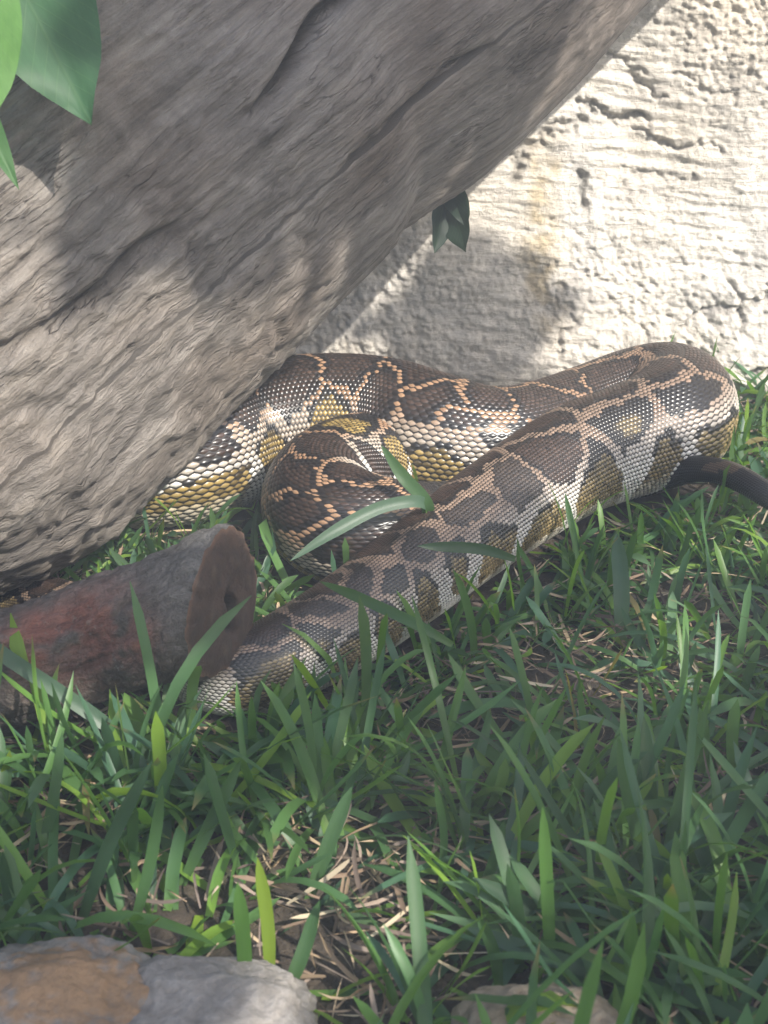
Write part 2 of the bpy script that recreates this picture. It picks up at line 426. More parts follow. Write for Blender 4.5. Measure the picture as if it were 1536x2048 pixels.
# angle 0 = lower outline (away from NRM), camera side at +90 degrees; sample the camera side finer
ph0 = np.linspace(0, 1, nf_, endpoint=False)
ph = 2 * math.pi * ph0 - .85 * np.sin(2 * math.pi * ph0 - 1.35) - .2
CAMSIDE = BIN if (BIN @ FWD) < 0 else -BIN
T, PH = np.meshgrid(ts, ph, indexing='ij'); T, PH = T.ravel(), PH.ravel()
prof_t = []; prof_o = []
for (u, v) in [(1330, 0), (1180, 160), (1060, 280), (1020, 322), (930, 402), (850, 455), (770, 512), (745, 560), (720, 592), (640, 665), (560, 742), (400, 902), (300, 1020), (190, 1130), (100, 1180), (0, 1212)]:
    tt = ((u - 0) * .74 + (1210 - v) * .673) / 1798
    prof_t.append(tt); prof_o.append((u * .673 + v * .74 - 895.4) * (.34 + .07 * tt) / 1000)
idx = np.argsort(prof_t); prof_t = np.array(prof_t)[idx]; prof_o = np.array(prof_o)[idx]
off = np.interp(T, prof_t, prof_o)
cph = np.cos(PH); sph = np.sin(PH)
rad = LR - .009 + off * np.clip(cph, 0, 1)
along = T * LOGL; gaz = PH * LR
q = np.stack([along, cph * LR, sph * LR], 1)
q2 = q * (1, 1, 1) + 0
rad += fbm(q * (4, 7, 7) + 2, 3) * .032 * (1 - .8 * np.clip(cph, 0, 1) ** 2)
# fibre relief: stretched along the trunk; rougher towards the lower left camera side
rough = np.clip(.18 + 1.0 * sstep(.75, .1, T) * sstep(2.9, 1.0, PH % (2 * math.pi)) + .9 * pn(q * 5), .06, 1.25)
wq = q + np.stack([fbm(q * 12, 3), fbm(q * 12 + 20, 3), fbm(q * 12 + 40, 3)], 1) * .03
fib = ridge(wq * (9, 46, 46), 4)
fib2 = fbm(wq * (30, 150, 150), 3)
chunk1, chunk2 = worley(wq * (13, 34, 34), 8)
chunk3, chunk4 = worley(wq * (38, 75, 75) + 3, 4)
rad += (fib - .6) * .0045 * rough + fib2 * .0018 * (.3 + rough) + np.clip(chunk2 - chunk1, 0, .30) * .006 * rough + np.clip(chunk4 - chunk3, 0, .30) * .008 * rough + fbm(wq * (40, 90, 90) + 7, 4) * .0045 * rough
# long splits
def split(ph_c, t0, t1, dep, wd, sd):
    cph_ = ph_c + fbm(np.stack([T * 4, T * 0 + sd, T * 0], 1), 3) * .18
    return np.exp(-((PH - cph_) / wd) ** 2) * sstep(t0 - .06, t0 + .03, T) * sstep(t1 + .06, t1 - .03, T) * dep
sps = split(1.02, .45, .78, .020, .020, 1) + split(1.30, .62, 1.05, .016, .03, 5) + split(.62, .5, .95, .007, .015, 9) + split(1.75, .1, .4, .018, .04, 13) + split(1.5, -.1, .22, .016, .03, 17) + split(.85, .0, .3, .010, .02, 21) + split(2.1, .3, .7, .016, .05, 25) + split(.4, .3, .7, .006, .012, 29)
rad -= sps
# a worn lip at the lower edge, a hollow near the middle
rad -= np.exp(-((T - .62) / .10) ** 2 - ((PH - 1.22) / .16) ** 2) * .016
P3 = S1 + np.outer(T, AX) + NRM * LR - NRM * (cph * rad)[:, None] + CAMSIDE * (sph * rad)[:, None]
tint = np.ones((len(T), 3))
tint = lerp(tint, (.74, .70, .68), sstep(.55, .9, T + .25 * pn(q * 7)) * .8)  # darker towards the upper right: shade put into the tint
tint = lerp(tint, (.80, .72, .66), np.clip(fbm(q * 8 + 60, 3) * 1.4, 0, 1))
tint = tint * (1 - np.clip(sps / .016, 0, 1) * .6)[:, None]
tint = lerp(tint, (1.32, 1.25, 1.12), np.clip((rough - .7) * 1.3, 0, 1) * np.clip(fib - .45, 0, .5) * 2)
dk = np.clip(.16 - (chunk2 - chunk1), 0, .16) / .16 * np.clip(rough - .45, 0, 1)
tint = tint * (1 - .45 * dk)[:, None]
vec = np.stack([along, gaz, T * 0], 1)
Fc = grid_faces(nt_, nf_, True)
V = np.vstack([P3, S1 + AX * LOG_T[1] + NRM * LR]); vec = np.vstack([vec, [[0, 0, 0]]]); tint = np.vstack([tint, [[.8, .8, .8]]])
top = (nt_ - 1) * nf_
cap = np.array([[top + j, top + (j + 1) % nf_, len(V) - 1, len(V) - 1] for j in range(nf_)])
tr = empty('driftwood_trunk', (S1[0], S1[1], 0))
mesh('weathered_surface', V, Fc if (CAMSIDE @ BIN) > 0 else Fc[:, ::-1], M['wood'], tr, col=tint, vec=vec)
me_c = np.array([[top + j, top + (j + 1) % nf_, len(V) - 1] for j in range(nf_)])
capV = np.vstack([V[top:top + nf_], V[-1:]])
capF = np.array([[j, (j + 1) % nf_, nf_] for j in range(nf_)])
mesh('broken_end', capV, capF, M['wood'], tr, col=np.full((nf_ + 1, 3), .8), vec=capV)
tag(tr, 'thick grey weathered driftwood trunk leaning across above the python', 'driftwood')
log_prof = np.interp(np.linspace(*LOG_T, 60), prof_t, prof_o)

# ------------------------------------------------------------------ sawn branch
NB_, NS_ = len(cutp), 150
na_ = np.linspace(0, 2 * math.pi, NS_, endpoint=False)
reps = 5
cp = np.stack([np.interp(np.linspace(0, 1, NB_ * reps), np.linspace(0, 1, NB_), cutp[:, k]) for k in range(4)], 1)
tan = np.gradient(cp[:, :3], axis=0); tan /= np.linalg.norm(tan, axis=1)[:, None]
sd_ = np.cross(tan, (0, 0, 1)); sd_ /= np.linalg.norm(sd_, axis=1)[:, None]; up_ = np.cross(sd_, tan)
la = np.concatenate([[0], np.cumsum(np.linalg.norm(np.diff(cp[:, :3], axis=0), axis=1))])
A, LA = np.meshgrid(na_, la); A, LA = A.ravel(), LA.ravel(); ii = np.repeat(np.arange(len(cp)), NS_)
q = np.stack([LA, np.cos(A) * .045, np.sin(A) * .045], 1)
rr = cp[ii, 3] * (1 + .10 * fbm(q * 14 + 5, 3))
rr = rr * (1 + .10 * np.cos(A) ** 2 + .05 * sstep(.5, 1, LA / la[-1]) * np.cos(3 * A + .6))            # taller than wide, as sawn
bk = ridge(q * (26, 60, 60), 4); wk1, wk2 = worley(q * (60, 90, 90), 2)
endf = sstep(la[-1] - .012, la[-1], LA)
rr += (bk - .6) * .0035 + np.clip(wk2 - wk1, 0, .3) * .006 - endf ** 3 * .002
# rotted hollow on the camera side
toC = -FWD
knot = np.zeros_like(LA)
Pc = cp[ii, :3] + up_[ii] * (np.cos(A) * rr)[:, None] + sd_[ii] * (np.sin(A) * rr)[:, None]
uu, vv, _ = project(Pc)
# world points of marks on the bark, found once from where they show
def near_mark(u, v, rad_):
    m = (np.abs(uu - u) < 25) & (np.abs(vv - v) < 25)
    nrm = Pc - cp[ii, :3]
    m &= ((Pc - EYE) * nrm).sum(1) < 0
    c = Pc[m].mean(0) if m.any() else Pc[0]
    return np.exp(-(((Pc - c) / rad_) ** 2).sum(1))
nz = fbm(q * 40 + 9, 4)
hol = near_mark(165, 1290, .020) * .8 + near_mark(215, 1325, .02) * .7 + near_mark(120, 1310, .018) * .6
rr = rr - np.clip(hol * (.7 + nz), 0, 1) * .007
rr = rr + near_mark(312, 1180, .006) * .002
Pc = cp[ii, :3] + up_[ii] * (np.cos(A) * rr)[:, None] + sd_[ii] * (np.sin(A) * rr)[:, None]
# oblique saw cut: shear the last rings so that the end plane turns to the camera
FN = np.array([.90, -.42, .02]); FN /= np.linalg.norm(FN)
e_c = cp[-1, :3]; tl = tan[-1]
dist_pl = ((Pc - e_c) @ FN) / (tl @ FN)
wsh = sstep(la[-1] - .10, la[-1], LA)
ring_off = ((Pc - cp[ii, :3]) @ FN) / (tl @ FN)
Pc = Pc - tl * (ring_off * wsh)[:, None]
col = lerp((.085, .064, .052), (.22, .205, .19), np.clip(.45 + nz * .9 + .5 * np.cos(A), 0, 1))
red = np.clip((near_mark(195, 1262, .028) + near_mark(110, 1275, .024) + near_mark(290, 1270, .014) + near_mark(195, 1300, .012) + near_mark(40, 1300, .02)) * (.55 + nz * 1.2), 0, 1)
col = lerp(col, (.42, .17, .125), red * .95)
col = lerp(col, (.012, .010, .010), np.clip(hol * (.45 + nz * 1.3), 0, 1))
vec = np.stack([LA, A * .045, A * 0], 1)
sb = empty('sawn_branch', (CB0[0], CB0[1], 0))
Fb = grid_faces(len(cp), NS_, True)
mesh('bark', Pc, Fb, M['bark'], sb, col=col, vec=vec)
# the cut face: rings of the end outline
last = Pc[-NS_:]; cen = last.mean(0)
rings = np.linspace(1, 0.02, 26)
FV = []; FCc = []
fu = np.cross((0, 0, 1), FN); fu /= np.linalg.norm(fu); fv = np.cross(FN, fu)
for k in rings:
    pts = cen + (last - cen) * k
    lu, lv = (pts - cen) @ fu, (pts - cen) @ fv
    # slot-like heart rot
    hx, hy = (lu - .005 + .002 * np.sin(lv * 300)) / .0045, (lv + .010) / .014
    hole = np.exp(-(hx ** 2 + hy ** 2) ** 1.5)
    nn = fbm(np.stack([lu * 90, lv * 60, lu * 0 + 3], 1), 4)
    FV.append(pts + np.outer(.003 * (1 - k ** 6) + nn * .0018 * (1 - k ** 8) - hole * .016, FN))
    c = lerp((.062, .035, .024), (.034, .021, .016), np.clip(.5 + nn * 1.2, 0, 1))
    c = lerp(c, (.12, .08, .055), np.clip(nn * 1.6 - .25, 0, .6))
    c = lerp(c, (.008, .007, .007), np.clip(hole * 1.2, 0, 1))
    ed = sstep(.93, 1, k); c = lerp(c, (.16, .085, .05), np.full(len(c), ed * .6))
    FCc.append(c)
FV = np.vstack(FV); FCc = np.vstack(FCc)
mesh('cut_face', FV, grid_faces(len(rings), NS_, True), M['cut'], sb, col=FCc)
tag(sb, 'short dark brown sawn branch with reddish bark lying on the grass', 'branch')

# ------------------------------------------------------------------ python
Ltot = arc[-1]
def theta_of(k): return math.pi * np.sign(k) * (np.abs(k) * .80 + .20 * np.abs(k) ** 2.0)
# frames
fs = np.linspace(0, Ltot, 2600)
fp = at_s(fs)
# light smoothing of the path
def smooth(a, n):
    ker = np.hanning(n + 2)[1:-1]; ker /= ker.sum()
    pad = np.concatenate([np.repeat(a[:1], n // 2, 0), a, np.repeat(a[-1:], n // 2, 0)])
    return np.stack([np.convolve(pad[:, k], ker, 'valid') for k in range(a.shape[1])], 1)[:len(a)]
fp = smooth(fp, 41)
ft = np.gradient(fp[:, :3], axis=0); ft /= np.linalg.norm(ft, axis=1)[:, None]
fside = np.cross(ft, (0, 0, 1)); fside /= np.linalg.norm(fside, axis=1)[:, None]
fup = np.cross(fside, ft)
def frame(s):
    g_ = lambda A_: np.stack([np.interp(s, fs, A_[:, k]) for k in range(A_.shape[1])], 1)
    return g_(fp), g_(ft), g_(fside), g_(fup)
def surf(s, th, h=0.0):
    P_, T_, S_, U_ = frame(s)
    a_ = th + P_[:, 4]
    # slightly flattened underneath, a soft spine ridge
    rr_ = P_[:, 3] * (1 + .02 * np.exp(-(th / .25) ** 2))
    nn = S_ * np.sin(a_)[:, None] + U_ * np.cos(a_)[:, None]
    return P_[:, :3] + nn * (rr_ + h)[:, None], nn
# lattice of scales: fine rows on the body, fewer on the tail
def lattice(s0, s1, nc, fac):
    ss = [s0]
    while ss[-1] < s1:
        ss.append(ss[-1] + max(fac * np.interp(ss[-1], arc, path[:, 3]), .0012))
    ss = np.array(ss); kk = np.arange(nc) / nc * 2 - 1
    si, ki = np.meshgrid(np.arange(len(ss)), np.arange(nc), indexing='ij'); si, ki = si.ravel(), ki.ravel()
    d_ = np.gradient(ss)[si]
    k_ = kk[ki]; s_ = ss[si] + np.where(ki % 2 == 1, d_ * .5, 0)
    m_ = np.abs(k_) < .86
    return d_[m_], s_[m_], k_[m_], np.full(m_.sum(), nc)
TAIL_S = .56
la_, lb_ = lattice(.004, TAIL_S, 30, .225), lattice(TAIL_S, Ltot - .004, 76, .088)
ds, S0, K0, NCV = (np.concatenate([a_, b_]) for a_, b_ in zip(la_, lb_))
TH0 = theta_of(K0)
R0 = np.interp(S0, arc, path[:, 3])
cen_p, cen_n = surf(S0, TH0)
su, sv, sdp = project(cen_p)
facing = ((cen_p - EYE) * cen_n).sum(1) < 0
def pick(u, v, back=False):
    dd = np.hypot(su - u, sv - v); m = np.nonzero((dd < 14) & facing)[0]
    if len(m) == 0: return None
    near = m[sdp[m] < sdp[m].min() + .03]
    b = near[dd[near].argmin()]
    return S0[b], TH0[b]
# pattern cells read off the photograph where the body shows
CELLS = [  # u, v, kind: d dark saddle, b brown saddle, l flank blotch with gold heart, p pale filler
    (585, 760, 'd'), (700, 735, 'd'), (765, 770, 'd'), (872, 800, 'd'), (930, 845, 'd'), (490, 830, 'd'), (835, 745, 'd'), (975, 805, 'd'),
    (1075, 800, 'd'), (420, 900, 'd'),
    (655, 825, 'l'), (535, 890, 'l'), (440, 955, 'l'), (725, 850, 'l'), (785, 885, 'l'), (842, 900, 'l'), (970, 885, 'l'), (905, 920, 'l'),
    (645, 893, 'd'), (585, 950, 'd'), (690, 942, 'd'), (600, 1030, 'd'), (700, 1005, 'd'), (690, 1070, 'd'), (760, 925, 'd'),
    (1095, 905, 'd'), (1035, 965, 'b'), (1315, 735, 'd'), (1190, 783, 'd'), (1235, 745, 'd'), (950, 1020, 'b'), (850, 1085, 'b'), (730, 1160, 'b'), (630, 1222, 'b'), (540, 1262, 'd'),
    (1280, 850, 'l'), (1200, 985, 'l'), (982, 1072, 'l'), (1395, 805, 'l'), (1425, 862, 'l'), (1085, 1058, 'l'), (900, 1120, 'l'), (862, 1195, 'l'), (770, 1165, 'l'), (645, 1268, 'l'), (565, 1312, 'l'), (705, 1300, 'l'), (780, 1235, 'l'), (1330, 905, 'l')]
seeds = []
for (u, v, k) in CELLS:
    r_ = pick(u, v)
    if r_ is not None: seeds.append((r_[0], r_[1], k))
rs = np.random.default_rng(21)
fixed = np.array([(a, b) for a, b, _ in seeds])
s_ = .05; alt = 1
while s_ < Ltot:
    r_ = np.interp(s_, arc, path[:, 3])
    for th, kd in ((alt * .35, 'd'), (-alt * .55, 'd'), (1.28, 'l'), (-1.28, 'l')):
        a_ = s_ + rs.normal() * .012 + (0 if kd == 'd' else r_ * .5); b_ = th + rs.normal() * .12
        if len(fixed) and (np.hypot(fixed[:, 0] - a_, (fixed[:, 1] - b_) * r_) < r_ * .9).any(): continue
        seeds.append((a_, b_, kd))
    s_ += r_ * 1.35; alt = -alt
sd_s = np.array([x[0] for x in seeds]); sd_t = np.array([x[1] for x in seeds]); sd_k = np.array([x[2] for x in seeds])
pt = np.stack([S0 * 45, TH0 * R0 * 45, R0 * 0], 1)
ws = S0 + fbm(pt, 2) * .010; wt = TH0 * R0 + fbm(pt + 40, 2) * .010
D = np.sqrt((ws[:, None] - sd_s[None]) ** 2 + (wt[:, None] - sd_t[None] * R0[:, None]) ** 2)
o1 = np.argpartition(D, 2, axis=1)[:, :2]
d2 = np.take_along_axis(D, o1, 1); sw = d2[:, 0] > d2[:, 1]
d1 = np.where(sw, d2[:, 1], d2[:, 0]); d2n = np.where(sw, d2[:, 0], d2[:, 1]); i1 = np.where(sw, o1[:, 1], o1[:, 0])
edge = (d2n - d1) / R0                                   # in body radii
kind = sd_k[i1]; ath = np.abs(TH0)
jit = rs.normal(size=len(S0))
lat = sstep(.75, 1.25, ath)
isl = kind == 'l'; isb = kind == 'b'
# front part of the body (towards the head) has broader, paler lines
headw = sstep(Ltot - 1.35, Ltot - .95, S0)
lw = .070 + .085 * headw + .12 * lat + np.where(isl, .03, 0)
line = edge < lw
col = np.tile(np.array([.046, .028, .021]), (len(S0), 1))                     # saddle heart
col = lerp(col, (.014, .011, .011), sstep(lw + .24, lw + .06, edge))           # black rim
col = col * np.clip(1 + .22 * jit + .6 * fbm(pt * 3 + 8, 2), .4, 1.8)[:, None]
bro = lerp((.072, .052, .041), (.034, .027, .024), np.clip(.5 + jit * .35, 0, 1))
col = np.where(isb[:, None], lerp(bro, (.022, .018, .016), sstep(lw + .2, lw + .02, edge) * .8), col)
gold = lerp((.34, .235, .075), (.21, .15, .055), np.clip(.5 + jit * .4, 0, 1))
gold = lerp(gold, (.125, .095, .052), headw * .75)
mott = fbm(pt * 6, 2)
gold = gold * np.clip(1 + .30 * jit + .9 * mott, .15, 1.9)[:, None]
lc = lerp((.014, .012, .012), gold, sstep(lw + .06, lw + .15, edge + (ath - 1.36) * np.where(headw > .3, .55, .32)))
col = np.where(isl[:, None], lc, col)
ln = lerp((.31, .185, .11), (.38, .32, .26), lat)                             # tan on the back, pale grey on the flank
ln = lerp(ln, (.66, .64, .60), sstep(1.3, 1.7, ath))
ln = lerp(ln, lerp((.20, .145, .11), (.50, .475, .445), sstep(.7, 1.6, ath)), headw * .85)
col = np.where(line[:, None], ln * (1 + jit * .07)[:, None], col)
bel = sstep(1.90, 2.15, ath + jit * .06)
col = lerp(col, (.66, .64, .59), bel * np.where(isl & ~line, .45, .9))
tailm = S0 < TAIL_S + .02                                                                # black tail with pale saddles
pale = (np.sin(S0 * 62 + TH0 * .8 + fbm(pt * 1.5, 2) * 1.5) > .80) & (ath < 1.5)
tc = np.where(pale[:, None], np.array([.16, .105, .07]), np.array([.014, .013, .014]))
col = np.where(tailm[:, None], tc, col)
col = np.clip(col * (1 + jit * .05)[:, None], .004, .8)
# domed, overlapping scales: 2 rings of 8 and a centre
an = np.linspace(0, 2 * math.pi, 8, endpoint=False)
def sup(a_, e=1.25):
    c_, s2 = np.cos(a_), np.sin(a_); m_ = (np.abs(c_) ** e + np.abs(s2) ** e) ** (-1 / e); return c_ * m_, s2 * m_
ox, oy = sup(an)
dk_ = np.abs(theta_of(np.clip(np.abs(K0) + .5 / NCV, 0, 1)) - theta_of(np.clip(np.abs(K0) - .5 / NCV, 0, 1)))
hl = ds * .56                     # half length: neighbours in a row touch
hw = dk_ * 1.08                   # half width: next column but one touches
dome = np.minimum(hl, hw * R0) * (.20 + .14 * sstep(.8, 1.5, ath))
vs = []; vc = []
def addv(fx, fy, hh):
    s_a = S0 + hl * fx; t_a = TH0 + hw * fy
    # tail side (smaller s) is the free, lifted end of each scale
    P_, _ = surf(s_a, t_a, hh); vs.append(P_)
addv(0 * S0, 0 * S0, dome)
for k in range(8): addv(ox[k] * .62, oy[k] * .62, dome * (.80 - .12 * ox[k]))
for k in range(8): addv(ox[k], oy[k], dome * (-.10 - .12 * ox[k]))
nS = len(S0)
V = np.stack(vs, 1).reshape(-1, 3)
tri = []
for k in range(8):
    k2 = (k + 1) % 8
    tri += [(0, 1 + k, 1 + k2), (1 + k, 9 + k, 9 + k2), (1 + k, 9 + k2, 1 + k2)]
tri = np.array(tri)
Fs = (np.arange(nS)[:, None, None] * 17 + tri[None]).reshape(-1, 3)
colV = np.repeat(col[:, None, :], 17, 1)
colV[:, 9:] *= .80                                       # darker skin at the rim of each scale
colV = colV.reshape(-1, 3)
# core skin under the scales
cs = np.concatenate([np.linspace(0, Ltot, 640)]); ca = np.linspace(-math.pi, math.pi, 48, endpoint=False)
CS, CA = np.meshgrid(cs, ca, indexing='ij')
Pk, _ = surf(CS.ravel(), CA.ravel(), -.0004 - .01 * 0)
Fk = grid_faces(len(cs), 48, True)
Fk = np.vstack([Fk[:, [0, 1, 2]], Fk[:, [0, 2, 3]]]) + len(V)
ends = np.array([[len(V) + j, len(V) + (j + 1) % 48, len(V)] for j in range(1, 47)])
e2 = len(V) + (len(cs) - 1) * 48
ends2 = np.array([[e2 + (j + 1) % 48, e2 + j, e2] for j in range(1, 47)])
Vp = np.vstack([V, Pk]); Fp = np.vstack([Fs, Fk, ends, ends2])
colP = np.vstack([colV, np.tile([.03, .025, .022], (len(Pk), 1))])
py = empty('python', tuple(PZ(900, 1100, 0)))
mesh('body', Vp, Fp, M['scale'], py, col=colP)
tag(py, 'large coiled python with brown, tan and white scales on the grass', 'snake')
# eyes on the head, which lies out of view under the trunk
hp, ht, hs, hu = frame(np.array([Ltot - .042]))
for sgn in (-1, 1):
    c0 = hp[0, :3] + hs[0] * sgn * hp[0, 3] * .80 + hu[0] * hp[0, 3] * .5
    a1 = np.linspace(0, math.pi, 9); a2 = np.linspace(0, 2 * math.pi, 14, endpoint=False)
    A1, A2 = np.meshgrid(a1, a2, indexing='ij')
    ev = c0 + .0042 * np.stack([(np.sin(A1) * np.cos(A2)).ravel(), (np.sin(A1) * np.sin(A2)).ravel(), np.cos(A1).ravel()], 1)
    mesh('eye', ev, grid_faces(9, 14, True), M['scale'], py, col=np.full((len(ev), 3), .02))

# ------------------------------------------------------------------ stones in front
def stone(name, c, rad3, seed, tint_fn, label):
    a1 = np.linspace(0.001, math.pi - .001, 90); a2 = np.linspace(0, 2 * math.pi, 150, endpoint=False)
    A1, A2 = np.meshgrid(a1, a2, indexing='ij'); A1, A2 = A1.ravel(), A2.ravel()
    dr = np.stack([np.sin(A1) * np.cos(A2), np.sin(A1) * np.sin(A2), np.cos(A1)], 1)
    sq = np.sign(dr) * np.abs(dr) ** .82
    n = fbm(dr * 1.6 + seed, 4); n2 = fbm(dr * 9 + seed, 4)
    Vv = sq * np.array(rad3) * (1 + .20 * n + .035 * n2)[:, None] + c
    t = tint_fn(Vv, dr, n, n2)
    o = mesh(name, Vv, grid_faces(90, 150, True), M['stone'], col=t)
    tag(o, label, 'stone'); return o
def tint1(Vv, dr, n, n2):
    b_ = lerp((.23, .21, .19), (.29, .275, .26), np.clip(.5 + n2, 0, 1))
    m = sstep(.55, .95, dr[:, 2] + .25 * dr[:, 0] - .25 * np.abs(dr[:, 1]) + n2 * .5)
    return lerp(b_, (.32, .185, .085), m * .85)
def tint2(Vv, dr, n, n2): return lerp((.23, .205, .18), (.31, .285, .26), np.clip(.5 + n2 * 1.2, 0, 1))
def tint3(Vv, dr, n, n2): return lerp((.25, .19, .13), (.33, .27, .20), np.clip(.5 + n2 * 1.2, 0, 1))
c = PZ(105, 2075, .002); stone('stone', c, (.056, .045, .034), 3.1, tint1, 'rounded grey stone with an orange-brown stain on its top')
c = PZ(395, 2105, .0); stone('stone', c, (.058, .044, .031), 8.4, tint2, 'plain grey rounded stone touching the orange-stained stone')
c = PZ(1085, 2135, .004); stone('stone', c, (.046, .036, .030), 14.9, tint3, 'brown stone low in the grass, apart from the two grey stones')
stones = np.array([[*PZ(105, 2068, .012), .048], [*PZ(400, 2100, .010), .048], [*PZ(1085, 2130, .004), .038]])

# ------------------------------------------------------------------ grass
def blades(root, az_, L, w_, e0, k_, twist, nseg=7, fold=.25, tipw=.0):
    n = len(L); t = np.linspace(0, 1, nseg + 1)
    e = e0[:, None] - k_[:, None] * t[None] ** 1.3
    step = (L / nseg)[:, None]
    hx = np.cumsum(np.concatenate([np.zeros((n, 1)), np.cos(e[:, :-1]) * step], 1), 1)
    hz = np.cumsum(np.concatenate([np.zeros((n, 1)), np.sin(e[:, :-1]) * step], 1), 1)
    ca, sa = np.cos(az_)[:, None], np.sin(az_)[:, None]
    bend = (twist[:, None] * .25 * t[None] ** 2) * L[:, None]
    cen = np.stack([root[:, 0:1] + hx * ca - bend * sa, root[:, 1:2] + hx * sa + bend * ca, root[:, 2:3] + hz], -1)
    prof = np.clip(.62 + .9 * t, 0, 1) * np.clip((1 - t) / .16, 0, 1) ** .55
    prof[-1] = .04
    side = np.stack([-sa * np.ones_like(t)[None], ca * np.ones_like(t)[None], np.zeros((n, nseg + 1))], -1)
    tangent = np.gradient(cen, axis=1); tangent /= np.linalg.norm(tangent, axis=2)[..., None] + 1e-9
    nor = np.cross(tangent, side)
    tw = twist[:, None] * t[None] * 1.3
    sv_ = side * np.cos(tw)[..., None] + nor * np.sin(tw)[..., None]
    nv_ = np.cross(tangent, sv_)
    hw_ = (w_[:, None] * prof[None] * .5)[..., None]
    f_ = hw_ * fold
    Vv = np.stack([cen - sv_ * hw_ + nv_ * f_, cen, cen + sv_ * hw_ + nv_ * f_], 2)      # n, seg+1, 3, 3
    fl = grid_faces(nseg + 1, 3)
    per = (nseg + 1) * 3
    Fv = (np.arange(n)[:, None, None] * per + fl[None]).reshape(-1, 4)
    gt = np.broadcast_to(np.stack(np.meshgrid(t, [-1, 0, 1], indexing='ij'), -1)[None], (n, nseg + 1, 3, 2)).reshape(-1, 2)
    gv = np.concatenate([gt, np.zeros((len(gt), 1))], 1)
    return Vv.reshape(-1, 3), Fv, gv, np.repeat(np.arange(n), per)
GREENS = np.array([[.060, .130, .050], [.075, .155, .045], [.10, .195, .040], [.055, .120, .070], [.14, .235, .035], [.085, .150, .080], [.045, .100, .040]]) * 1.18
def blade_color(n, gv, bi, r_):
    c = GREENS[r_.choice(len(GREENS), n, p=[.22, .22, .14, .17, .06, .1, .09])] * (1 + r_.normal(size=(n, 1)) * .13)
    yel = r_.random(n) < .010
    c[yel] = np.array([.20, .17, .07])
    cc = c[bi]; t = gv[:, 0]
    cc = lerp(cc, cc * (1.5, 1.35, .9) + (.02, .03, .0), sstep(.35, .0, t) * .8)
    brown = (r_.random(n) < .18)[bi] * sstep(.88, 1.0, t)
    return np.clip(lerp(cc, (.25, .17, .08), brown * .8), .005, .8)
rg = np.random.default_rng(5)
def in_view(xy, mg=.16):
    d_ = np.stack([xy[:, 0], xy[:, 1], np.zeros(len(xy))], 1)
    return (np.abs(xy[:, 0]) < .30 * (xy[:, 1] * .914 + .195) + mg) & (xy[:, 1] > .36) & (xy[:, 1] < 1.40)
def scatter(n):
    xy = np.stack([rg.uniform(-.75, .75, n), rg.uniform(.36, 1.39, n)], 1)
    xy = xy[in_view(xy)]
    xy = xy[~((xy[:, 1] > 1.16) & (xy[:, 0] < .24))]
    xy = xy[~footprint(xy, snake_poly[snake_poly[:, 3] > .012], snake_poly[snake_poly[:, 3] > .012][:, 3], .85)]
    xy = xy[~footprint(xy, stones, stones[:, 3], 1.0)]
    xy = xy[~((xy[:, 1] < .515) & (xy[:, 0] < -.045))]
    low = cutp[cutp[:, 2] - cutp[:, 3] < .03]
    xy = xy[~footprint(xy, low, low[:, 3], .7)]
    return xy
# bare, straw-covered gaps (ground points)
GAPS = [(PZ(950, 1430), .05), (PZ(1130, 1370), .05), (PZ(830, 1730), .035), (PZ(1280, 1400), .045), (PZ(1000, 1360), .035), (PZ(620, 1900), .030), (PZ(760, 1930), .035), (PZ(1500, 1600), .04), (PZ(1080, 1480), .03), (PZ(1400, 1230), .04), (PZ(620, 1540), .025)]
def gapf(xy):
    g_ = np.zeros(len(xy))
    for c_, r_ in GAPS: g_ = np.maximum(g_, np.exp(-(((xy - c_[:2]) / (r_, r_ * 1.25)) ** 2).sum(1)))
    return g_
xy = scatter(6600)
dens = .62 + .9 * pn(np.stack([xy[:, 0] * 11, xy[:, 1] * 11, xy[:, 0] * 0 + 5], 1)) - .62 * gapf(xy)
rim = footprint(xy, snake_poly[snake_poly[:, 3] > .012] + np.array([.02, -.05, 0, 0, 0]), snake_poly[snake_poly[:, 3] > .012][:, 3], 1.0)
dens = dens - .65 * np.exp(-(((xy - PZ(610, 1890)[:2]) / (.085, .055)) ** 2).sum(1)) + .55 * rim + .25 * (xy[:, 0] > .16) * (xy[:, 1] > .93)
xy = xy[rg.random(len(xy)) < np.clip(dens, .05, 1)]
ns = len(xy)
nb = rg.integers(3, 6, ns); bi0 = np.repeat(np.arange(ns), nb); N = len(bi0)
root = np.zeros((N, 3)); root[:, :2] = xy[bi0] + rg.normal(size=(N, 2)) * .005
root[:, 2] = ground_h(root[:, 0], root[:, 1]) - .003
saz = rg.uniform(0, 2 * math.pi, ns)
sgn = np.where(rg.random(N) < .5, 1, -1)
az_ = saz[bi0] + np.where(sgn > 0, 0, math.pi) + rg.normal(size=N) * .55
near = sstep(.95, .5, root[:, 1])
L = rg.uniform(.035, .085, N) * (1 + .35 * near) * np.where(rg.random(N) < .12, 1.35, 1)
wd = rg.uniform(.0026, .0066, N) * (1 + .25 * near)
patch = np.exp(-(((root[:, :2] - PZ(610, 1890)[:2]) / (.085, .055)) ** 2).sum(1))
L = L * (1 - .6 * patch) * np.where(root[:, 1] > .75, .88, 1)
e0 = np.clip(rg.normal(.72, .42, N), .08, 1.5); kb = rg.uniform(.1, 2.0, N) * np.where(rg.random(N) < .2, -.25, 1)
Vg, Fg, gv, bi = blades(root, az_, L, wd, e0, kb, rg.normal(size=N) * .55)
Vg0 = Vg.copy()
Vg = push_out(Vg, snake_poly, snake_poly[:, 3] + .001)
Vg = push_out(Vg, cutp, cutp[:, 3] + .003)
Vg = push_out(Vg, stones, stones[:, 3] * .8)
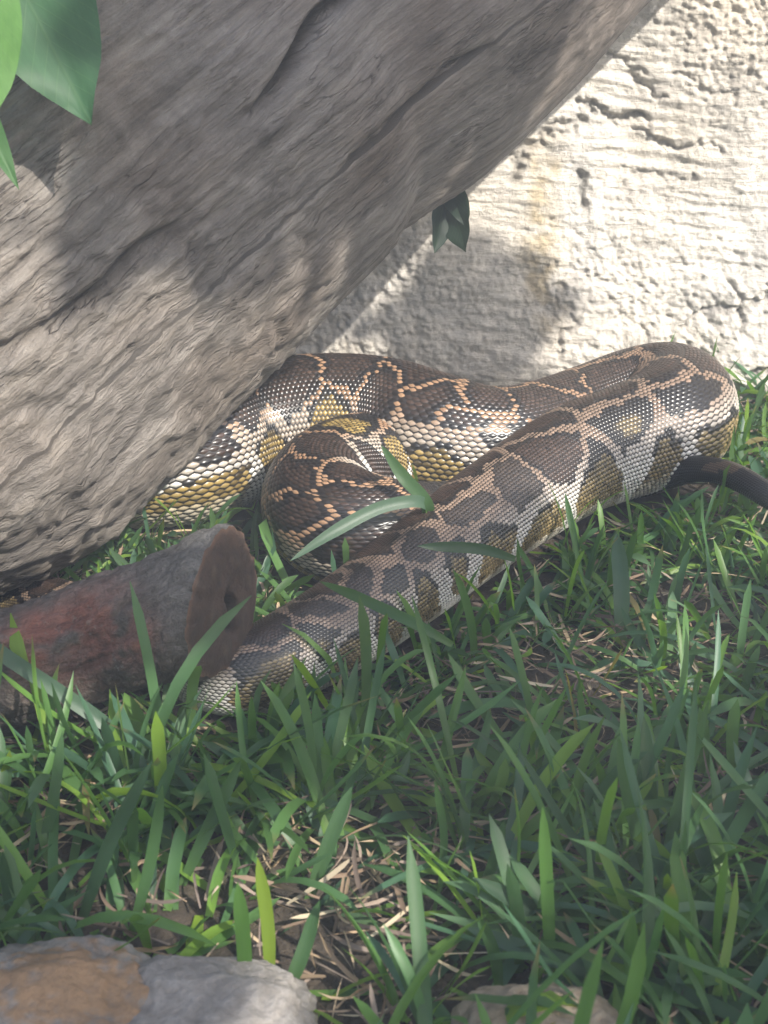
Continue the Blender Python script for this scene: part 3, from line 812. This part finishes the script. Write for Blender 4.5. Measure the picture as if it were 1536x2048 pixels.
lg = np.hstack([logp, np.full((len(logp), 1), 0)]); Vg = push_out(Vg, lg, LR + np.maximum(log_prof, 0) * .8 - .012)
per = len(Vg) // N
mv = np.linalg.norm(Vg - Vg0, axis=1).reshape(N, per).max(1)
ok = mv < .018
Vg[:, 1] = np.minimum(Vg[:, 1], WY - .01)
cols_g = blade_color(N, gv, bi, rg)
okv = np.repeat(ok, per); Vg, gv, cols_g = Vg[okv], gv[okv], cols_g[okv]
Fg = Fg[:ok.sum() * (len(Fg) // N)]
Vg[:, 2] = np.maximum(Vg[:, 2], .001)
g = mesh('grass', Vg, Fg, M['blade'], col=cols_g, vec=gv, kind='stuff')
tag(g, 'broad-bladed green lawn grass around the python', 'grass')
# fine short undergrowth and straw
xy = scatter(19000)
g_ = gapf(xy); keep = rg.random(len(xy)) < .55 + .45 * g_
xy = xy[keep]; N = len(xy)
root = np.zeros((N, 3)); root[:, :2] = xy; root[:, 2] = ground_h(xy[:, 0], xy[:, 1]) + rg.uniform(.001, .014, N)
V2, F2, gv2, bi2 = blades(root, rg.uniform(0, 2 * math.pi, N), rg.uniform(.010, .052, N), rg.uniform(.0007, .0030, N), rg.normal(.05, .18, N), rg.normal(0, .5, N), rg.normal(size=N) * 1.5, nseg=5, fold=.3)
V20 = V2.copy(); V2 = push_out(V2, snake_poly, snake_poly[:, 3] + .001); V2[:, 1] = np.minimum(V2[:, 1], WY - .01); V2[:, 2] = np.maximum(V2[:, 2], .001)
pal = np.array([[.40, .30, .19], [.30, .21, .13], [.20, .135, .09], [.47, .39, .27], [.25, .19, .15], [.14, .10, .075]])
cs_ = (pal[rg.choice(6, N, p=[.15, .2, .2, .12, .18, .15])] * .82 * (1 + rg.normal(size=(N, 1)) * .15))[bi2]
per2 = len(V2) // N; ok2 = np.linalg.norm(V2 - V20, axis=1).reshape(N, per2).max(1) < .006
kv = np.repeat(ok2, per2); V2, gv2, cs_ = V2[kv], gv2[kv], cs_[kv]; F2 = F2[:ok2.sum() * (len(F2) // N)]
t_ = mesh('straw_litter', V2, F2, M['straw'], col=np.clip(cs_, .01, .8), vec=gv2, kind='stuff')
tag(t_, 'dry tan straw and dead grass between the green blades', 'straw')

# ------------------------------------------------------------------ single conspicuous grass blades
def one_blade(pts, w_px, tone, label, parent=None, twist=0.0, fold=.22):
    # pts: world points root -> tip
    P_ = catmull(np.array([[*q_, 0] for q_ in pts]), 6)[:, :3]
    n = len(P_); t = np.linspace(0, 1, n)
    tg = np.gradient(P_, axis=0); tg /= np.linalg.norm(tg, axis=1)[:, None]
    view = P_ - EYE; view /= np.linalg.norm(view, axis=1)[:, None]
    m_ = np.cross(tg[n // 2], view[n // 2]); m_ /= np.linalg.norm(m_)
    sd1 = m_[None] - tg * (tg @ m_)[:, None]; sd1 /= np.linalg.norm(sd1, axis=1)[:, None]
    n1 = np.cross(tg, sd1)
    a_ = twist * (t - .3)
    sd2 = sd1 * np.cos(a_)[:, None] + n1 * np.sin(a_)[:, None]; n2 = np.cross(tg, sd2)
    n2 *= np.sign((n2 * -view).sum(1).mean())
    prof = np.clip(.55 + 1.2 * t, 0, 1) * np.clip((1 - t) / .22, 0, 1) ** .6; prof[-1] = .03
    dpt = np.mean((P_ - EYE) @ FWD)
    hw_ = (w_px * dpt / F * .5 * prof)[:, None]
    cols_ = np.linspace(-1, 1, 5)
    Vv = np.stack([P_ + sd2 * hw_ * c_ + n2 * hw_ * fold * abs(c_) for c_ in cols_], 1).reshape(-1, 3)
    gvv = np.stack([np.repeat(t, 5), np.tile(cols_, n), np.zeros(n * 5)], 1)
    cc = np.tile(np.array(tone), (n * 5, 1)); tt = gvv[:, 0]
    cc = lerp(cc, cc * (1.5, 1.3, .9), sstep(.3, 0, tt) * .7)
    o = mesh('blade', Vv, grid_faces(n, 5), M['blade'], g if parent is None else parent, col=cc, vec=gvv)
    if label and label is not GL: o['label'] = label
    return o
DG, MG, BG, YG, PG = (.040, .085, .045), (.055, .12, .045), (.075, .165, .04), (.16, .24, .03), (.075, .135, .085)
GL = 'tall single green grass blade rising above the lawn'
def upright(u0, v0, u1, v1, wpx_, tone, label=GL, lean=.0, bow=0.0, tw=0.0):
    a_ = PZ(u0, v0, 0); dp = (a_ - EYE) @ FWD
    b_ = PD(u1, v1, dp + lean); m_ = PD((u0 + u1) / 2 + bow, (v0 + v1) / 2, dp + lean * .35)
    return one_blade([a_ - (0, 0, .004), m_, b_], wpx_, tone, label, twist=tw)
for a_ in [(150, 1862, 305, 1520, 28, DG), (70, 1750, 125, 1462, 22, MG), (255, 1880, 325, 1568, 24, MG), (355, 1775, 482, 1520, 26, MG), (612, 1800, 705, 1572, 30, MG),
           (12, 1640, 20, 1500, 20, YG), (322, 1510, 345, 1305, 15, BG), (508, 1570, 503, 1392, 17, BG), (866, 1590, 932, 1332, 17, BG), (1318, 1700, 1288, 1432, 27, MG),
           (1105, 1975, 1085, 1612, 26, BG), (1255, 1815, 1030, 1490, 17, DG), (1200, 1900, 945, 1755, 34, DG), (1170, 1170, 1130, 985, 13, MG), (1282, 1140, 1283, 1022, 13, BG),
           (555, 2010, 640, 1800, 30, MG), (880, 1780, 870, 1560, 16, MG), (690, 1560, 655, 1425, 16, BG), (950, 1800, 1010, 1640, 22, MG), (1450, 1700, 1530, 1540, 20, MG), (560, 1480, 600, 1330, 15, BG),
           (1480, 1420, 1520, 1290, 18, MG), (40, 1900, 5, 1700, 24, DG), (1390, 1500, 1330, 1380, 16, MG), (760, 1640, 820, 1500, 20, MG), (420, 1640, 400, 1480, 18, MG), (1350, 1960, 1440, 1790, 24, DG), (1000, 1990, 955, 1830, 24, MG)]:
    upright(*a_, lean=rg.uniform(-.03, .02), bow=rg.uniform(-14, 14), tw=rg.normal() * .5)
upright(492, 2010, 475, 1763, 30, BG, 'sunlit green grass blade with a sharp tip beside the plain grey stone', -.02, 4)
upright(540, 1985, 515, 1715, 27, YG, 'bright yellow-green grass blade in the sun patch by the grey stone', -.01, 8)
upright(1265, 2070, 1262, 1815, 30, BG, 'broad bright green blade standing near the brown stone', -.01, 0)
tuft = empty('grass_tuft', tuple(PZ(1313, 1800, 0)))
for (u1, v1, w1) in ((1235, 1470, 30), (1418, 1400, 24)):
    a_ = PZ(1313, 1800, 0); dp = (a_ - EYE) @ FWD
    one_blade([a_ - (0, 0, .004), PD((1313 + u1) / 2 - 6, (1800 + v1) / 2, dp), PD(u1, v1, dp - .01)], w1, MG, '', parent=tuft)
tag(tuft, 'two broad grass blades spreading in a V from one root', 'grass tuft')
a_ = PZ(370, 1575, 0)
one_blade([a_, PD(200, 1440, .80), PD(0, 1305, .80), PD(-60, 1262, .80)], 30, PG, 'long pale green blade slanting across in front of the sawn branch')
a_ = PZ(318, 1560, 0); dp = (a_ - EYE) @ FWD
one_blade([a_, PD(285, 1470, dp), PD(248, 1385, dp - .01)], 36, (.13, .24, .06), 'wide sunlit blade standing before the sawn branch', twist=.2)
one_blade([PZ(1262, 1965, .012), PZ(1100, 1915, .022), PZ(930, 1855, .02)], 32, PG, 'wide pale blade lying flat over the lawn')
a_ = PZ(1240, 1290, 0); dp = (a_ - EYE) @ FWD
one_blade([a_, PD(1243, 1180, dp), PD(1233, 1065, dp + .03)], 32, PG, 'broad pale blade bent upright in front of the python')
# the pair growing up between the coils and lying over them
tf = empty('grass_tuft', tuple(PZ(850, 1050, 0)))
n0 = PD(846, 1006, .985)
one_blade([n0 + (0, .03, -.06), n0 + (0, .01, -.02), n0, PD(770, 1012, .972), PD(670, 1062, .958), PD(580, 1122, .950)], 25, PG, '', parent=tf, twist=.3)
one_blade([n0 + (.004, .03, -.06), n0 + (.004, .01, -.02), n0 + (.002, .002, 0), PD(808, 955, .99), PD(762, 890, .985)], 26, MG, '', parent=tf)
tag(tf, 'two grass blades growing up between the coils and lying over them', 'grass tuft')
one_blade([PD(905, 1290, .86), PD(845, 1255, .858), PD(740, 1205, .868), PD(640, 1163, .895)], 22, MG, 'dark green blade lying over the lower body of the python')
one_blade([PD(1030, 1118, .93), PD(960, 1098, .915), PD(835, 1092, .905)], 22, DG, 'dark short blade lying level across the python flank')

# ------------------------------------------------------------------ broad leaves
def leaf_mesh(base, tip, nor, width, curl=.15, droop=.0, acum=2.2, n=22, m=9, shape=.38):
    base, tip, nor = (np.asarray(x, float) for x in (base, tip, nor))
    ax = tip - base; L_ = np.linalg.norm(ax); ax /= L_
    nor = nor - ax * (nor @ ax); nor /= np.linalg.norm(nor); sd1 = np.cross(ax, nor)
    t = np.linspace(0, 1, n); k = np.linspace(-1, 1, m)
    prof = (t ** .55) * (1 - t) ** .85; prof /= prof.max()
    tipm = sstep(.78, 1, t); prof = prof * (1 - .35 * tipm) ; prof[0] = .02; prof[-1] = .005
    T_, K_ = np.meshgrid(t, k, indexing='ij'); Pf = np.repeat(prof[:, None], m, 1)
    hw_ = width * .5 * Pf
    wav = np.sin(T_ * 17 + K_ * 2) * .03 * np.abs(K_) * width
    Vv = (base + np.outer(T_.ravel() * L_, ax) + np.outer((K_ * hw_).ravel(), sd1)
          + np.outer((np.abs(K_) * hw_ * curl * 2 + wav - droop * L_ * T_ ** 2).ravel(), nor))
    vec = np.stack([T_.ravel(), (K_ * Pf).ravel(), T_.ravel() * 0], 1)
    return Vv, grid_faces(n, m), vec
def tube(pts, r0, r1, k=10):
    P_ = catmull(np.array([[*q_, 0] for q_ in pts]), 8)[:, :3]
    tg = np.gradient(P_, axis=0); tg /= np.linalg.norm(tg, axis=1)[:, None]
    ref = np.array([.31, .17, .93]) if abs(tg[:, 2]).mean() < .8 else np.array([1., .2, 0])
    s1 = np.cross(tg, ref); s1 /= np.linalg.norm(s1, axis=1)[:, None]; u1 = np.cross(s1, tg)
    a_ = np.linspace(0, 2 * math.pi, k, endpoint=False); rr_ = np.linspace(r0, r1, len(P_))
    Vv = (P_[:, None] + rr_[:, None, None] * (s1[:, None] * np.cos(a_)[None, :, None] + u1[:, None] * np.sin(a_)[None, :, None])).reshape(-1, 3)
    return Vv, grid_faces(len(P_), k, True)
def stick(name, pts, r0, r1, parent, tone=(.12, .085, .06), k=10):
    Vv, Ff = tube(pts, r0, r1, k)
    return mesh(name, Vv, Ff, M['bark'], parent, col=np.tile(tone, (len(Vv), 1)), vec=Vv)

shrub = empty('overhanging_shrub', (-.95, .10, 0))
tree = empty('added_shade_tree', (2.1, -1.0, 0))  # added tree, out of view, there for its dappled shade
stick('trunk', [(-.95, .10, -.03), (-.97, .08, .5), (-.90, .05, 1.0), (-.80, .02, 1.45)], .034, .018, shrub, k=16)
stick('trunk', [(2.1, -1.0, -.05), (2.08, -.98, .6), (2.0, -.92, 1.2), (1.9, -.85, 1.6)], .05, .022, tree, k=16)
stick('branch', [(1.9, -.85, 1.6), (1.75, -.7, 1.75), (1.55, -.6, 1.72)], .016, .005, tree)
stick('branch', [(2.0, -.92, 1.2), (1.85, -.6, 1.4), (1.7, -.35, 1.5)], .014, .004, tree)
stick('branch', [(1.9, -.85, 1.6), (1.7, -1.05, 1.68), (1.45, -1.1, 1.66)], .012, .004, tree)
stick('branch', [(-.90, .05, 1.0), (-.6, .28, .98), (-.40, .48, .90), (-.27, .60, .76), (-.215, .64, .62)], .012, .003, shrub)
# the leaves that hang into view
tw = np.array([-.215, .64, .62])
def hung(base, tip, nor, wd_, tone, **kw):
    Vv, Ff, vec = leaf_mesh(base, tip, nor, wd_, **kw)
    mesh('leaf', Vv, Ff, M['leaf'], shrub, col=np.tile(tone, (len(Vv), 1)), vec=vec)
b1 = PD(-75, -250, .74); hung(b1, PD(182, 242, .725), (.25, -.9, .35), .074, (.045, .115, .055), curl=.10, droop=.03)
b2 = PD(-95, -150, .70); hung(b2, PD(-22, 262, .69), (.35, -.85, .2), .052, (.09, .20, .05), curl=.12)
b3 = PD(-110, 90, .73); hung(b3, PD(38, 380, .735), (.5, -.8, .1), .016, (.06, .14, .05), curl=.2)
b4 = PD(90, -330, .76); hung(b4, PD(-40, 60, .75), (-.1, -.9, .35), .06, (.05, .12, .05))
for b_ in (b1, b2, b3, b4):
    stick('twig', [tw, (tw + b_) / 2 + (0, .01, .015), b_ + (b_ - tw) * .02], .0022, .0012, shrub, (.08, .11, .05), 8)

# the sprig behind the trunk; its backlit darkness is put into the leaf colour
sprig = empty('leaf_sprig', tuple(PD(905, 380, 1.16)))
st0 = PD(880, 330, 1.16); j0 = PD(893, 418, 1.15)
stick('stem', [st0, (st0 + j0) / 2, j0], .0022, .0015, sprig, (.06, .08, .04), 8)
for (u0, v0, u1, v1, w1, nn_) in ((893, 415, 869, 507, .022, (.5, -.8, .1)), (893, 412, 932, 505, .026, (-.4, -.85, .1)), (893, 400, 935, 455, .018, (0, -.9, .4))):
    Vv, Ff, vec = leaf_mesh(PD(u0, v0 - 40, 1.155), PD(u1, v1, 1.14), nn_, w1 * 1.15)
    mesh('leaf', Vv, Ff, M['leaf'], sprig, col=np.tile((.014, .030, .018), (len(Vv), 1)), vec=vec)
tag(sprig, 'small leaf sprig, coloured dark as a backlit silhouette, hanging under the driftwood trunk', 'leaf sprig')

# crown of the added tree, unseen overhead: leaves set to throw the dappled shade
def hit_log(o_, d_):
    w0 = o_ - (S1 + NRM * LR); a_ = d_ - AXD * (d_ @ AXD); b_ = w0 - AXD * (w0 @ AXD)
    A_, B_, C_ = a_ @ a_, 2 * a_ @ b_, b_ @ b_ - LR ** 2
    D_ = B_ * B_ - 4 * A_ * C_
    return (-B_ - math.sqrt(D_)) / (2 * A_) if D_ > 0 else None
rl = random.Random(11)
SUNNY = [  # lit patches: ground x, y, radii
    (*PZ(600, 1900)[:2], .080, .056), (*PZ(110, 1540)[:2], .060, .045), (*PZ(1330, 1395)[:2], .03, .02), (*PZ(40, 1480)[:2], .05, .03), (*PZ(420, 1090)[:2], .11, .08), (*PZ(1420, 1150)[:2], .05, .03)]
targets = []
for k in range(1250):                                     # shade on the lawn in front
    x, y = rl.uniform(-.55, .6), rl.uniform(.30, 1.12)
    if y > np.interp(x, [-.3, -.12, 0, .1, .22, .3, .4], [.80, .80, .90, 1.0, 1.10, 1.08, .95]) : continue
    if any(((x - a_) / (c_ + .030)) ** 2 + ((y - b_) / (d_ + .030)) ** 2 < 1 for a_, b_, c_, d_ in SUNNY): continue
    targets.append(np.array([x, y, .03]))
for k in range(70):                                      # shade over the sawn branch and the stones
    targets.append(np.array([rl.uniform(-.27, -.09), rl.uniform(.70, .77), .08]))
    targets.append(np.array([rl.uniform(-.27, -.075), rl.uniform(.42, .50), .04]))
for k in range(330):                                     # shade on the upper face of the trunk
    u, v = rl.uniform(150, 1150), rl.uniform(-250, 560)
    if u * .673 + v * .74 > 860: continue
    if v > 640 - .45 * u and u < 420: continue
    t_ = hit_log(EYE, ray(u, v))
    if t_: targets.append(EYE + ray(u, v) * t_)
for k in range(38):                                      # the patch of shade on the wall
    u, v = rl.gauss(900, 80), rl.gauss(655, 75)
    x_, z_ = wpx(u, v); targets.append(np.array([x_, wall_y(z_), z_]))
LV, LF, LC, LG = [], [], [], []; nv = 0
for P_ in targets:
    h_ = rl.uniform(1.15, 1.85); tt = (h_ - P_[2]) / SUN[2]
    c_ = P_ + SUN * tt
    yaw = rl.uniform(0, 2 * math.pi); L_ = rl.uniform(.05, .085)
    ax_ = np.array([math.cos(yaw), math.sin(yaw), rl.uniform(-.7, .1)]); ax_ /= np.linalg.norm(ax_)
    nn_ = SUN + np.array([rl.gauss(0, .45), rl.gauss(0, .45), 0])
    Vv, Ff, vec = leaf_mesh(c_ - ax_ * L_ / 2, c_ + ax_ * L_ / 2, nn_, L_ * rl.uniform(.5, .65), n=7, m=3)
    LV.append(Vv); LF.append(Ff + nv); LG.append(vec); nv += len(Vv)
    LC.append(np.tile(np.array([.045, .105, .04]) * rl.uniform(.75, 1.4), (len(Vv), 1)))
mesh('crown', np.vstack(LV), np.vstack(LF), M['leaf'], tree, col=np.vstack(LC), vec=np.vstack(LG), kind='stuff')
tag(shrub, 'shrub with broad green leaves hanging down before the driftwood trunk', 'shrub')
tag(tree, 'added leafy tree, out of view, that shades the lawn in front of the python', 'tree')

# ------------------------------------------------------------------ added haze volume standing in for the milky veil of the viewing glass
hb = NB('veil_haze'); hb.t.nodes.remove(hb.p)
pv = hb.n('VolumePrincipled', {'Color': (.86, .92, .95, 1), 'Density': .12, 'Anisotropy': .1})
hb.t.links.new(pv.outputs[0], hb.out.inputs['Volume'])
hv = np.array([(x, y, z) for x in (-6.2, 6.2) for y in (-6.2, 6.2) for z in (-1.1, 2.05)], float)
hz = mesh('haze', hv, np.array([(0, 1, 3, 2), (4, 6, 7, 5), (0, 4, 5, 1), (2, 3, 7, 6), (0, 2, 6, 4), (1, 5, 7, 3)]), hb.m, smooth=False, kind='stuff')
tag(hz, 'thin haze added to stand in for the milky veil of the viewing glass', 'haze')
